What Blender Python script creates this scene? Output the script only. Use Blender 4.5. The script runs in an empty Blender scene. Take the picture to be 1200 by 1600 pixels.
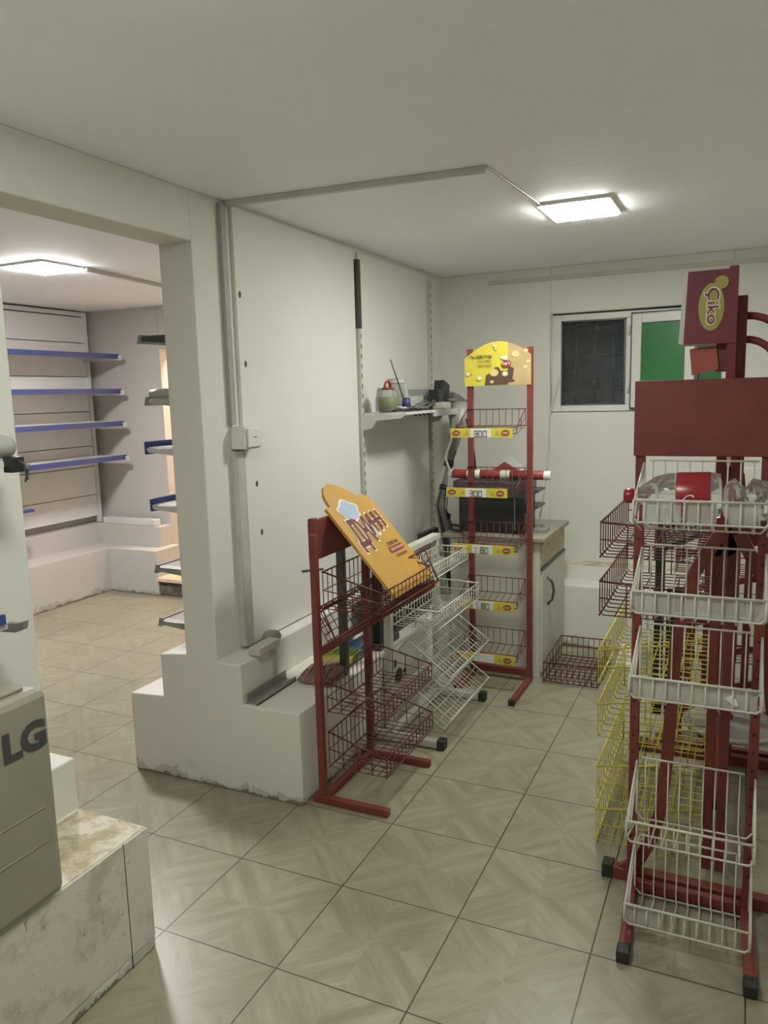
import bpy, bmesh, math, random
from mathutils import Vector, Matrix
random.seed(7)
S = 0.42            # one floor tile in metres; every coordinate below is counted in tiles
scn = bpy.context.scene

# ------------------------------------------------------------------ camera, world, exposure
CAM = (4.85189075, -5.08493782, 3.98185991)
YAW, PITCH, ROLL = math.radians(-25.12319092), math.radians(8.645999), math.radians(-1.53694027)
def camera():
    f = Vector((math.sin(YAW)*math.cos(PITCH), math.cos(YAW)*math.cos(PITCH), -math.sin(PITCH)))
    r = Vector((math.cos(YAW), -math.sin(YAW), 0)); u = r.cross(f)
    c, s = math.cos(ROLL), math.sin(ROLL)
    r2 = c*r + s*u; u2 = -s*r + c*u
    cd = bpy.data.cameras.new('camera'); co = bpy.data.objects.new('camera', cd)
    scn.collection.objects.link(co)
    m = Matrix((r2, u2, -f)).transposed().to_4x4(); m.translation = Vector(CAM)*S
    co.matrix_world = m
    cd.sensor_fit = 'HORIZONTAL'; cd.sensor_width = 36; cd.lens = 36*1206.77/1200
    cd.clip_start = .05
    scn.camera = co
camera()
w = bpy.data.worlds.new('world'); scn.world = w; w.use_nodes = True
w.node_tree.nodes['Background'].inputs[0].default_value = (.05, .055, .07, 1)
w.node_tree.nodes['Background'].inputs[1].default_value = .3
scn.view_settings.view_transform = 'Standard'; scn.view_settings.look = 'None'
scn.view_settings.gamma = 1; scn.view_settings.use_curve_mapping = False
scn.view_settings.exposure = 2.0
scn.cycles.use_denoising = True
scn.cycles.max_bounces = 10; scn.cycles.diffuse_bounces = 6
LAMP_MAIN, LAMP_NEAR, LAMP_FAR, LAMP_HALL = 27, 19, 58, 40
COL_MAIN, COL_FAR, COL_HALL = (.98, 1, .92), (1, .98, .97), (1, .88, .70)

# ------------------------------------------------------------------ materials
def newmat(name):
    m = bpy.data.materials.new(name); m.use_nodes = True
    return m, m.node_tree.nodes, m.node_tree.links, m.node_tree.nodes['Principled BSDF']
def mat(name, col, rough=.5, metal=0, var=.08, scale=9, bump=0, bscale=60, trans=0, ior=1.45, alpha=1, spec=.5):
    m, N, L, b = newmat(name)
    tc = N.new('ShaderNodeTexCoord')
    if var:
        n = N.new('ShaderNodeTexNoise'); n.inputs['Scale'].default_value = scale; n.inputs['Detail'].default_value = 4
        L.new(tc.outputs['Object'], n.inputs['Vector'])
        r = N.new('ShaderNodeValToRGB'); r.color_ramp.elements[0].position = .3; r.color_ramp.elements[1].position = .7
        r.color_ramp.elements[0].color = tuple(max(0, c*(1-var)) for c in col)+(1,)
        r.color_ramp.elements[1].color = tuple(min(1, c*(1+var)) for c in col)+(1,)
        L.new(n.outputs['Fac'], r.inputs['Fac']); L.new(r.outputs['Color'], b.inputs['Base Color'])
    else:
        b.inputs['Base Color'].default_value = tuple(col)+(1,)
    b.inputs['Roughness'].default_value = rough; b.inputs['Metallic'].default_value = metal
    b.inputs['Specular IOR Level'].default_value = spec
    if trans:
        b.inputs['Transmission Weight'].default_value = trans; b.inputs['IOR'].default_value = ior
    b.inputs['Alpha'].default_value = alpha
    if bump:
        n2 = N.new('ShaderNodeTexNoise'); n2.inputs['Scale'].default_value = bscale
        L.new(tc.outputs['Object'], n2.inputs['Vector'])
        bp = N.new('ShaderNodeBump'); bp.inputs['Strength'].default_value = bump; bp.inputs['Distance'].default_value = .01
        L.new(n2.outputs['Fac'], bp.inputs['Height']); L.new(bp.outputs['Normal'], b.inputs['Normal'])
    return m
def emis(name, col, st):
    m, N, L, b = newmat(name)
    b.inputs['Base Color'].default_value = (.8, .8, .8, 1)
    b.inputs['Emission Color'].default_value = tuple(col)+(1,); b.inputs['Emission Strength'].default_value = st
    return m
class NG:                                   # tiny helper for node arithmetic
    def __init__(s, N, L): s.N, s.L = N, L
    def m(s, op, a, b=None, c=None):
        n = s.N.new('ShaderNodeMath'); n.operation = op
        for i, v in enumerate((a, b, c)):
            if v is None: continue
            if isinstance(v, (int, float)): n.inputs[i].default_value = v
            else: s.L.new(v, n.inputs[i])
        return n.outputs[0]
    def mix(s, f, a, b):
        n = s.N.new('ShaderNodeMix'); n.data_type = 'RGBA'
        for sock, v in ((n.inputs['Factor'], f), (n.inputs['A'], a), (n.inputs['B'], b)):
            if isinstance(v, (int, float)): sock.default_value = v
            elif isinstance(v, tuple): sock.default_value = v+(1,)
            else: s.L.new(v, sock)
        return n.outputs['Result']
    def noise(s, vec, scale, detail=3, rough=.5):
        n = s.N.new('ShaderNodeTexNoise'); n.inputs['Scale'].default_value = scale
        n.inputs['Detail'].default_value = detail; n.inputs['Roughness'].default_value = rough
        s.L.new(vec, n.inputs['Vector']); return n.outputs['Fac']
    def xyz(s, x, y, z):
        n = s.N.new('ShaderNodeCombineXYZ')
        for i, v in enumerate((x, y, z)):
            if isinstance(v, (int, float)): n.inputs[i].default_value = v
            else: s.L.new(v, n.inputs[i])
        return n.outputs[0]
def floor_mat():
    m, N, L, b = newmat('wood look floor tile'); g = NG(N, L)
    tc = N.new('ShaderNodeTexCoord'); sp = N.new('ShaderNodeSeparateXYZ'); L.new(tc.outputs['Object'], sp.inputs[0])
    x = g.m('DIVIDE', sp.outputs[0], S); y = g.m('DIVIDE', sp.outputs[1], S)
    u = g.m('SUBTRACT', g.m('FRACT', x), .5); v = g.m('SUBTRACT', g.m('FRACT', y), .5)
    au, av = g.m('ABSOLUTE', u), g.m('ABSOLUTE', v)
    grout = g.m('GREATER_THAN', g.m('MAXIMUM', au, av), .4945)
    same = g.m('GREATER_THAN', g.m('MULTIPLY', u, v), 0)
    d1 = g.m('SUBTRACT', au, av)            # across the diagonal of the quarter
    d2 = g.m('ADD', au, av)                 # along it
    ix = g.m('FLOOR', x); iy = g.m('FLOOR', y)
    seed = g.m('ADD', g.m('MULTIPLY', ix, 3.7), g.m('MULTIPLY', iy, 7.3))
    vec = g.xyz(g.m('MULTIPLY', d1, 1), g.m('MULTIPLY', d2, .12), g.m('ADD', seed, g.m('MULTIPLY', same, .6)))
    coarse = g.noise(vec, 7, 2); fine = g.noise(vec, 38, 4, .6)
    f = g.m('ADD', g.m('MULTIPLY', coarse, .65), g.m('MULTIPLY', fine, .35))
    r = N.new('ShaderNodeValToRGB'); L.new(f, r.inputs['Fac'])
    e = r.color_ramp.elements
    e[0].position = .33; e[0].color = (.235, .212, .148, 1); e[1].position = .66; e[1].color = (.345, .322, .235, 1)
    dirt = g.noise(tc.outputs['Object'], 1.7, 5, .6)
    dr = N.new('ShaderNodeMapRange'); L.new(dirt, dr.inputs[0]); dr.inputs[1].default_value = .45; dr.inputs[2].default_value = .75
    c1 = g.mix(g.m('MULTIPLY', dr.outputs[0], .45), r.outputs['Color'], (.19, .165, .115))
    c2 = g.mix(grout, c1, (.05, .042, .03))
    L.new(c2, b.inputs['Base Color'])
    L.new(g.m('ADD', .22, g.m('MULTIPLY', f, .2)), b.inputs['Roughness'])
    b.inputs['Specular IOR Level'].default_value = .6
    bp = N.new('ShaderNodeBump'); bp.inputs['Strength'].default_value = .25; bp.inputs['Distance'].default_value = .002
    L.new(g.m('SUBTRACT', f, grout), bp.inputs['Height']); L.new(bp.outputs['Normal'], b.inputs['Normal'])
    return m
def wall_mat(name, col, stain=.25, low=True):
    m, N, L, b = newmat(name); g = NG(N, L)
    tc = N.new('ShaderNodeTexCoord'); o = tc.outputs['Object']
    n1 = g.noise(o, 1.3, 4); n2 = g.noise(o, 7, 5, .65)
    c = g.mix(n1, tuple(k*.93 for k in col), tuple(min(1, k*1.05) for k in col))
    mr = N.new('ShaderNodeMapRange'); L.new(n2, mr.inputs[0]); mr.inputs[1].default_value = .60; mr.inputs[2].default_value = .82
    c = g.mix(g.m('MULTIPLY', mr.outputs[0], stain), c, tuple(k*.6 for k in col))
    if low:                                 # scuffs and peeled damp patches with ragged edges near the floor
        sp = N.new('ShaderNodeSeparateXYZ'); L.new(o, sp.inputs[0])
        n3 = g.noise(o, 5, 6, .7)
        edge = g.m('ADD', g.m('MULTIPLY', n3, .34), -.135)
        f = g.m('LESS_THAN', sp.outputs[2], edge)
        c = g.mix(g.m('MULTIPLY', f, .42), c, (.27, .24, .18))
        edge2 = g.m('ADD', g.m('MULTIPLY', g.noise(o, 13, 5, .7), .10), -.040)
        c = g.mix(g.m('MULTIPLY', g.m('LESS_THAN', sp.outputs[2], edge2), .75), c, (.12, .10, .07))
    L.new(c, b.inputs['Base Color']); b.inputs['Roughness'].default_value = .62
    b.inputs['Specular IOR Level'].default_value = .25
    bp = N.new('ShaderNodeBump'); bp.inputs['Strength'].default_value = .22; bp.inputs['Distance'].default_value = .006
    L.new(g.noise(o, 22, 4), bp.inputs['Height']); L.new(bp.outputs['Normal'], b.inputs['Normal'])
    return m
def stained_top():
    m, N, L, b = newmat('stained ledge'); g = NG(N, L)
    tc = N.new('ShaderNodeTexCoord'); o = tc.outputs['Object']
    n = g.noise(o, 9, 6, .65); mr = N.new('ShaderNodeMapRange'); L.new(n, mr.inputs[0])
    mr.inputs[1].default_value = .46; mr.inputs[2].default_value = .6
    n2 = g.noise(o, 25, 4, .6); mr2 = N.new('ShaderNodeMapRange'); L.new(n2, mr2.inputs[0])
    mr2.inputs[1].default_value = .55; mr2.inputs[2].default_value = .62
    c = g.mix(mr.outputs[0], (.62, .58, .47), (.40, .33, .20))
    c = g.mix(g.m('MULTIPLY', mr2.outputs[0], .6), c, (.33, .28, .19))
    L.new(c, b.inputs['Base Color']); b.inputs['Roughness'].default_value = .7
    return m
def smeared():
    m, N, L, b = newmat('smeared plaster'); g = NG(N, L)
    tc = N.new('ShaderNodeTexCoord'); o = tc.outputs['Object']
    mr = N.new('ShaderNodeMapRange'); L.new(g.noise(o, 6.5, 7, .72), mr.inputs[0]); mr.inputs[1].default_value = .50; mr.inputs[2].default_value = .62
    mr2 = N.new('ShaderNodeMapRange'); L.new(g.noise(o, 34, 3, .6), mr2.inputs[0]); mr2.inputs[1].default_value = .66; mr2.inputs[2].default_value = .72
    c = g.mix(g.m('MULTIPLY', mr.outputs[0], .55), (.62, .60, .53), (.36, .33, .24))
    c = g.mix(g.m('MULTIPLY', mr2.outputs[0], .7), c, (.14, .12, .08))
    L.new(c, b.inputs['Base Color']); b.inputs['Roughness'].default_value = .65
    return m
def floral():
    m, N, L, b = newmat('floral drawer print'); g = NG(N, L)
    tc = N.new('ShaderNodeTexCoord')
    v = N.new('ShaderNodeTexVoronoi'); v.inputs['Scale'].default_value = 26; L.new(tc.outputs['Object'], v.inputs['Vector'])
    r = N.new('ShaderNodeValToRGB'); L.new(v.outputs['Distance'], r.inputs['Fac'])
    r.color_ramp.elements[0].color = (.33, .16, .10, 1); r.color_ramp.elements[1].color = (.50, .43, .27, 1)
    r.color_ramp.elements[1].position = .45
    L.new(r.outputs['Color'], b.inputs['Base Color']); b.inputs['Roughness'].default_value = .5
    return m
WALLC = (.70, .69, .635)
M = dict(
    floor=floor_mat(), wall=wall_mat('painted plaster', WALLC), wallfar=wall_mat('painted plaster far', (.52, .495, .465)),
    ceil=wall_mat('ceiling paint', (.93, .935, .97), .1, False), stain=stained_top(), smear=smeared(), floral=floral(),
    board=wall_mat('white wall board', (.72, .715, .67), .08, False),
    red=mat('dull red paint', (.18, .040, .030), .42, 0, .18, 14, .05), darkred=mat('dark red paint', (.17, .036, .030), .45, 0, .12, 10),
    redwire=mat('dark red wire', (.10, .020, .017), .4), whitewire=mat('white coated wire', (.57, .56, .49), .38, 0, .05),
    yellowwire=mat('yellow coated wire', (.50, .45, .08), .42, 0, .1), whitemetal=mat('white powder coat', (.58, .57, .50), .4, 0, .06),
    cap=mat('black plastic cap', (.025, .025, .022), .55), black=mat('black plastic', (.018, .018, .018), .4, 0, .2),
    dgrey=mat('dark grey metal', (.09, .09, .09), .4, .4), grey=mat('grey metal', (.35, .35, .33), .4, .5),
    trunk=mat('grey white pvc trunking', (.50, .49, .44), .45), trunkdark=mat('grey trunking', (.34, .34, .32), .5),
    plastic=mat('white plastic', (.66, .65, .60), .35), pvc=mat('white window frame', (.70, .70, .67), .3, 0, .04),
    blue=mat('blue price rail', (.045, .065, .21), .4), shelf=mat('white steel shelf', (.62, .61, .60), .4),
    panel=mat('white steel back panel', (.68, .67, .66), .45, 0, .03),
    yellow=mat('yellow print', (.62, .54, .06), .4, 0, .04), tan=mat('faded tan print', (.42, .31, .15), .45, 0, .12, 12),
    brown=mat('brown print', (.10, .06, .04), .5), white=mat('white print', (.72, .72, .68), .45), redprint=mat('red print', (.28, .04, .035), .4),
    blackprint=mat('black print', (.02, .02, .02), .5), orange=mat('orange sign board', (.52, .29, .055), .45, 0, .05),
    maroon=mat('maroon print', (.15, .03, .03), .45), paleblue=mat('pale blue print', (.36, .47, .62), .5), cream=mat('cream print', (.80, .74, .58), .5),
    ylgreen=mat('yellow green print', (.36, .34, .09), .45), purple=mat('ciko maroon', (.17, .028, .045), .4, 0, .15, 8),
    pinkcard=mat('faded red card', (.42, .10, .08), .6, 0, .15), green=mat('green film', (.03, .17, .055), .3, 0, .12, 3),
    appliance=mat('beige grey enamel', (.29, .27, .22), .4, 0, .05), logo=mat('grey logo', (.06, .06, .055), .5),
    wood=mat('worktop laminate', (.30, .27, .21), .5, 0, .15), cabinet=mat('white cabinet panel', (.56, .55, .48), .45, 0, .06, 4),
    label=mat('red bottle label', (.30, .02, .03), .3), bottle=mat('clear bottle plastic', (.90, .92, .90), .12, 0, 0, trans=.9, ior=1.2),
    jar=mat('clear jar plastic', (.86, .88, .86), .15, 0, 0, trans=.85, ior=1.3), strip=mat('clear price strip', (.58, .57, .53), .3, 0, .1, 12, alpha=.5),
    winglass=mat('window glass', (.8, .85, .85), .03, 0, 0, trans=.96, ior=1.2), night=mat('dark outside wall', (.22, .20, .25), .8, 0, .4, 6),
    marble=mat('marble sill', (.72, .58, .42), .3, 0, .2, 8), cable=mat('grey cable', (.20, .20, .185), .5), whitecable=mat('white cable', (.6, .6, .57), .5),
    paper=mat('white paper', (.70, .69, .66), .7), bag=mat('grey plastic bag', (.40, .39, .36), .35), jarred=mat('red lid', (.30, .04, .04), .35),
    bluecap=mat('dark blue cap', (.05, .05, .18), .4), graybr=mat('dull brown cloth', (.30, .27, .22), .8), rubble=mat('damaged plaster', (.12, .10, .08), .9, 0, .6, 18, .6, 40),
    greenlabel=mat('green jar label', (.17, .21, .09), .5), chip=mat('potato print', (.62, .50, .22), .5), rose=mat('dusty pink tips', (.36, .22, .19), .8),
    lime=mat('lime bristles', (.30, .38, .07), .8), olive=mat('yellow bristles', (.40, .34, .09), .8), skyblue=mat('blue bristles', (.12, .22, .36), .8),
    lampframe=mat('white lamp frame', (.75, .75, .75), .4))

# ------------------------------------------------------------------ mesh builder
V = Vector
class MB:
    def __init__(s): s.bm = bmesh.new(); s.mats = []; s.cur = 0
    def mat(s, m):
        m = M[m] if isinstance(m, str) else m
        if m not in s.mats: s.mats.append(m)
        s.cur = s.mats.index(m); return s
    def face(s, vs, smooth=False):
        try:
            f = s.bm.faces.new(vs); f.material_index = s.cur; f.smooth = smooth; return f
        except ValueError: return None
    def poly(s, pts): return s.face([s.bm.verts.new(V(q)*S) for q in pts])
    def box(s, a, b):
        x0, y0, z0 = [min(a[i], b[i]) for i in range(3)]; x1, y1, z1 = [max(a[i], b[i]) for i in range(3)]
        v = [s.bm.verts.new(V((x, y, z))*S) for z in (z0, z1) for y in (y0, y1) for x in (x0, x1)]
        for q in ((0,2,3,1), (4,5,7,6), (0,1,5,4), (2,6,7,3), (0,4,6,2), (1,3,7,5)): s.face([v[i] for i in q])
        return s
    def frame(s, o, ux, uy, uz, a, b):       # box in a local frame
        o, ux, uy, uz = V(o), V(ux), V(uy), V(uz)
        v = [s.bm.verts.new((o+ux*x+uy*y+uz*z)*S) for z in (a[2], b[2]) for y in (a[1], b[1]) for x in (a[0], b[0])]
        for q in ((0,2,3,1), (4,5,7,6), (0,1,5,4), (2,6,7,3), (0,4,6,2), (1,3,7,5)): s.face([v[i] for i in q])
        return s
    def bar(s, p, q, w, h=None, up=(0,0,1)):
        p, q = V(p), V(q); d = (q-p).normalized(); h = h or w; up = V(up)
        if abs(d.dot(up)) > .98: up = V((0,1,0))
        r = d.cross(up).normalized(); t = r.cross(d)
        return s.frame(p, d, r, t, (0, -w/2, -h/2), ((q-p).length, w/2, h/2))
    def tube(s, pts, r, seg=6, closed=False, cap=True):
        pts = [V(p) for p in pts]; n = len(pts); rings = []
        t0 = (pts[1]-pts[0]).normalized(); up = V((0,0,1)) if abs(t0.z) < .9 else V((1,0,0))
        nr = t0.cross(up).normalized()
        for i in range(n):
            if closed: t = (pts[(i+1) % n]-pts[i-1]).normalized(); k = 1
            elif i == 0: t = (pts[1]-pts[0]).normalized(); k = 1
            elif i == n-1: t = (pts[-1]-pts[-2]).normalized(); k = 1
            else:
                a, b = (pts[i]-pts[i-1]).normalized(), (pts[i+1]-pts[i]).normalized()
                t = (a+b).normalized() if (a+b).length > 1e-4 else a
            nr = (nr - t*nr.dot(t))
            nr = nr.normalized() if nr.length > 1e-5 else t.orthogonal().normalized()
            bn = t.cross(nr); rr = r[i] if isinstance(r, (list, tuple)) else r
            rings.append([s.bm.verts.new((pts[i]+(nr*math.cos(2*math.pi*j/seg)+bn*math.sin(2*math.pi*j/seg))*rr)*S) for j in range(seg)])
        for i in range(n if closed else n-1):
            A, B = rings[i], rings[(i+1) % n]
            for j in range(seg): s.face([A[j], A[(j+1) % seg], B[(j+1) % seg], B[j]], True)
        if cap and not closed:
            s.face(list(reversed(rings[0]))); s.face(rings[-1])
        return s
    def lathe(s, prof, o, axis=(0,0,1), seg=20, ref=None):
        o, ax = V(o), V(axis).normalized(); a = V(ref) if ref else ax.orthogonal().normalized(); b = ax.cross(a); rings = []
        for (r, h) in prof:
            rings.append([s.bm.verts.new((o+ax*h+(a*math.cos(2*math.pi*j/seg)+b*math.sin(2*math.pi*j/seg))*max(r, 1e-4))*S) for j in range(seg)])
        for A, B in zip(rings, rings[1:]):
            for j in range(seg): s.face([A[j], A[(j+1) % seg], B[(j+1) % seg], B[j]], True)
        s.face(list(reversed(rings[0]))); s.face(rings[-1]); return s
    def prism(s, pts, d):                    # planar polygon (3D points) swept by vector d
        d = V(d); A = [s.bm.verts.new(V(q)*S) for q in pts]; B = [s.bm.verts.new((V(q)+d)*S) for q in pts]; n = len(A)
        s.face(A); s.face(list(reversed(B)))
        for i in range(n): s.face([A[i], B[i], B[(i+1) % n], A[(i+1) % n]])
        return s
    def sheet(s, o, ux, uy, pts): return s.poly([V(o)+V(ux)*a+V(uy)*b for a, b in pts])
    def disc(s, o, ux, uy, rx, ry=None, seg=20):
        return s.sheet(o, ux, uy, [(rx*math.cos(2*math.pi*i/seg), (ry or rx)*math.sin(2*math.pi*i/seg)) for i in range(seg)])
    def text(s, txt, o, ux, uy, w, h=None, bold=0, shear=0):   # flat lettering fitted to w (x h), lower left corner at o
        cu = bpy.data.curves.new('t', 'FONT'); cu.body = txt; cu.offset = bold; cu.shear = shear; cu.resolution_u = 3
        ob = bpy.data.objects.new('t', cu); scn.collection.objects.link(ob)
        dg = bpy.context.evaluated_depsgraph_get(); me = bpy.data.meshes.new_from_object(ob.evaluated_get(dg))
        if len(me.vertices):
            xs = [v.co.x for v in me.vertices]; ys = [v.co.y for v in me.vertices]
            x0, x1, y0, y1 = min(xs), max(xs), min(ys), max(ys); kx = w/(x1-x0); ky = (h/(y1-y0)) if h else kx
            vs = [s.bm.verts.new((V(o)+V(ux)*(v.co.x-x0)*kx+V(uy)*(v.co.y-y0)*ky)*S) for v in me.vertices]
            for p in me.polygons: s.face([vs[i] for i in p.vertices])
        bpy.data.objects.remove(ob); bpy.data.curves.remove(cu); bpy.data.meshes.remove(me)
        return s
    def build(s, name, m=None, parent=None, bevel=0, recalc=True):
        if m: 
            mm = M[m] if isinstance(m, str) else m
            if not s.mats: s.mats = [mm]
        if recalc: bmesh.ops.recalc_face_normals(s.bm, faces=s.bm.faces[:])
        o = bpy.data.objects.new(name, None)
        me = bpy.data.meshes.new(name)
        root = V((0,0,0)); q = parent
        while q: root += q.location; q = q.parent
        if parent is None:                  # a thing of one mesh: origin at the middle of its underside
            vs = [v.co for v in s.bm.verts]
            root = V(((min(v.x for v in vs)+max(v.x for v in vs))/2, (min(v.y for v in vs)+max(v.y for v in vs))/2, min(v.z for v in vs)))
        if getattr(s, 'world', False): root = V((0,0,0))
        bmesh.ops.translate(s.bm, verts=s.bm.verts[:], vec=-root)
        s.bm.to_mesh(me); s.bm.free(); bpy.data.objects.remove(o)
        for mm in s.mats: me.materials.append(mm)
        o = bpy.data.objects.new(name, me); scn.collection.objects.link(o)
        if parent: o.parent = parent
        else: o.location = root
        if bevel:
            b = o.modifiers.new('bevel', 'BEVEL'); b.width = bevel*S; b.segments = 2; b.limit_method = 'ANGLE'; b.angle_limit = math.radians(40)
        return o
def mb(m): 
    b = MB(); b.mat(m); return b
def thing(name, label, cat, loc, group=None):
    o = bpy.data.objects.new(name, None); scn.collection.objects.link(o); o.location = V(loc)*S
    o.empty_display_size = .05; return tag(o, label, cat, group)
def tag(o, label, cat, group=None):
    o['label'] = label; o['category'] = cat
    if group: o['group'] = group
    return o
def struct(name, b, bevel=0):
    b.world = True; o = b.build(name, None, None, bevel); o['kind'] = 'structure'; return o
def lab(o, l): o['label'] = l; return o

# ------------------------------------------------------------------ room shell
CEIL = 5.9
FX0, FX1, FY0, FY1 = -8.2, 6.9, -6.6, 8.0
struct('floor', mb('floor').box((FX0-.3, FY0-.3, -.15), (FX1+.3, FY1+.4, 0)))
struct('ceiling', mb('ceil').box((FX0-.3, FY0-.3, CEIL), (FX1+.3, FY1+.4, CEIL+.2)))
def prof(y, x2=.40): return [(-1.06,y,0), (1.06,y,0), (1.06,y,.95), (x2,y,.95), (x2,y,1.36), (.12,y,1.36), (.12,y,CEIL), (-.27,y,CEIL),
                  (-.27,y,1.40), (-.61,y,1.36), (-.61,y,.90), (-1.06,y,.87)]
b = mb('wall')
b.prism(prof(.95), (0, .55, 0)); b.prism(prof(1.5, .32), (0, 6.5, 0))
b.prism(prof(FY0), (0, -1.16-FY0, 0))
b.box((-.27, -1.16, 5.44), (.12, .95, CEIL))
struct('wall_left', b, .012)
b = mb('stain').box((.42, -6.4, .95), (1.05, -1.17, .956)); b.box((.3, 7.16, 1.2), (6.8, 7.5, 1.204)); b.mat('smear'); b.box((1.06, -1.395, .10), (1.064, -1.165, .945)); b.box((1.06, -6.5, .10), (1.064, -1.405, .945)); b.mat('rubble'); b.box((1.06, -1.405, .0), (1.063, -1.395, .95)); b.world = True
struct('trim_1', b)
# back wall of the main room with its window hole and stepped base
WX0, WX1, WZ0, WZ1, WY = 1.97, 4.62, 3.62, 5.18, 7.5
b = mb('wall')
b.box((.1, WY, 0), (WX0, WY+.5, CEIL)); b.box((WX1, WY, 0), (FX1, WY+.5, CEIL))
b.box((WX0, WY, 0), (WX1, WY+.5, WZ0)); b.box((WX0, WY, WZ1), (WX1, WY+.5, CEIL))
b.box((1.0, 6.72, 0), (FX1, WY, .97)); b.box((.3, 7.15, .9), (FX1, WY, 1.2))
struct('wall_back', b, .012)
struct('wall_right', mb('wall').box((FX1, FY0, 0), (FX1+.2, FY1+.2, CEIL)))
struct('wall_rear', mb('wall').box((FX0-.2, FY0-.2, 0), (FX1+.2, FY0, CEIL)))
# far room
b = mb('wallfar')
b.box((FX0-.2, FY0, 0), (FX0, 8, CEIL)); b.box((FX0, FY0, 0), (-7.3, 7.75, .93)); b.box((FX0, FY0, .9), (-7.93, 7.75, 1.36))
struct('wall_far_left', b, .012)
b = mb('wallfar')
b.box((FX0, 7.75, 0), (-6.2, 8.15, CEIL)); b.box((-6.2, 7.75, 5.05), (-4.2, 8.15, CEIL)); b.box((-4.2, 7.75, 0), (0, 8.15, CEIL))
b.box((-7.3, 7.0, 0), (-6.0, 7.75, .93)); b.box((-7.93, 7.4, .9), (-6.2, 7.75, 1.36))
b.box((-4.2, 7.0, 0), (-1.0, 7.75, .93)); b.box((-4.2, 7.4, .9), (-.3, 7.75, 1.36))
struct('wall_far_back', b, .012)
b = mb('rubble').box((-6.0, 7.04, 0), (-4.2, 8.15, .30)); struct('trim_2', b, .02)
b = mb('marble').box((-6.02, 6.98, .30), (-4.2, 9.6, .37)); struct('trim_3', b)
b = mb('marble'); b.box((-6.6, 9.6, -.1), (-3.6, 9.8, CEIL)); b.box((-6.8, 8.15, -.1), (-6.6, 9.8, CEIL)); b.box((-3.6, 8.15, -.1), (-3.4, 9.8, CEIL))
b.box((-6.8, 8.15, CEIL), (-3.4, 9.8, CEIL+.1)); b.box((-6.8, 8.15, -.2), (-3.4, 9.8, -.1))
struct('wall_corridor', b)
# dark wiring trim under the ceiling of the back wall
struct('trim_4', mb('trunk').box((.95, WY-.04, 5.70), (FX1, WY+.01, 5.76)))

# ------------------------------------------------------------------ lamps
def lamp(x0, y0, x1, y1, col, st, label):
    t = thing('ceiling_light', label, 'ceiling light', ((x0+x1)/2, (y0+y1)/2, CEIL-.08), 'square panel lights')
    f = mb('lampframe'); e = .035
    f.box((x0-e, y0-e, CEIL-.03), (x1+e, y0, CEIL)); f.box((x0-e, y1, CEIL-.03), (x1+e, y1+e, CEIL))
    f.box((x0-e, y0, CEIL-.03), (x0, y1, CEIL)); f.box((x1, y0, CEIL-.03), (x1+e, y1, CEIL))
    f.build('frame', None, t)
    d = MB(); d.mat(emis('lit diffuser', col, st)); d.box((x0, y0, CEIL-.05), (x1, y1, CEIL-.02)); d.build('diffuser', None, t)
lamp(2.83, 3.28, 3.50, 4.02, COL_MAIN, LAMP_MAIN, 'lit square panel light on the ceiling of the main room near the window')
lamp(2.45, -3.0, 3.15, -2.27, COL_MAIN, LAMP_NEAR, 'lit square panel light on the ceiling above the camera')
lamp(-4.60, 2.80, -3.85, 3.52, COL_FAR, LAMP_FAR, 'lit square panel light on the ceiling of the far room beyond the opening')
lamp(-5.6, 8.3, -5.0, 8.9, COL_HALL, LAMP_HALL, 'warm panel light in the corridor behind the far doorway')

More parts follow.
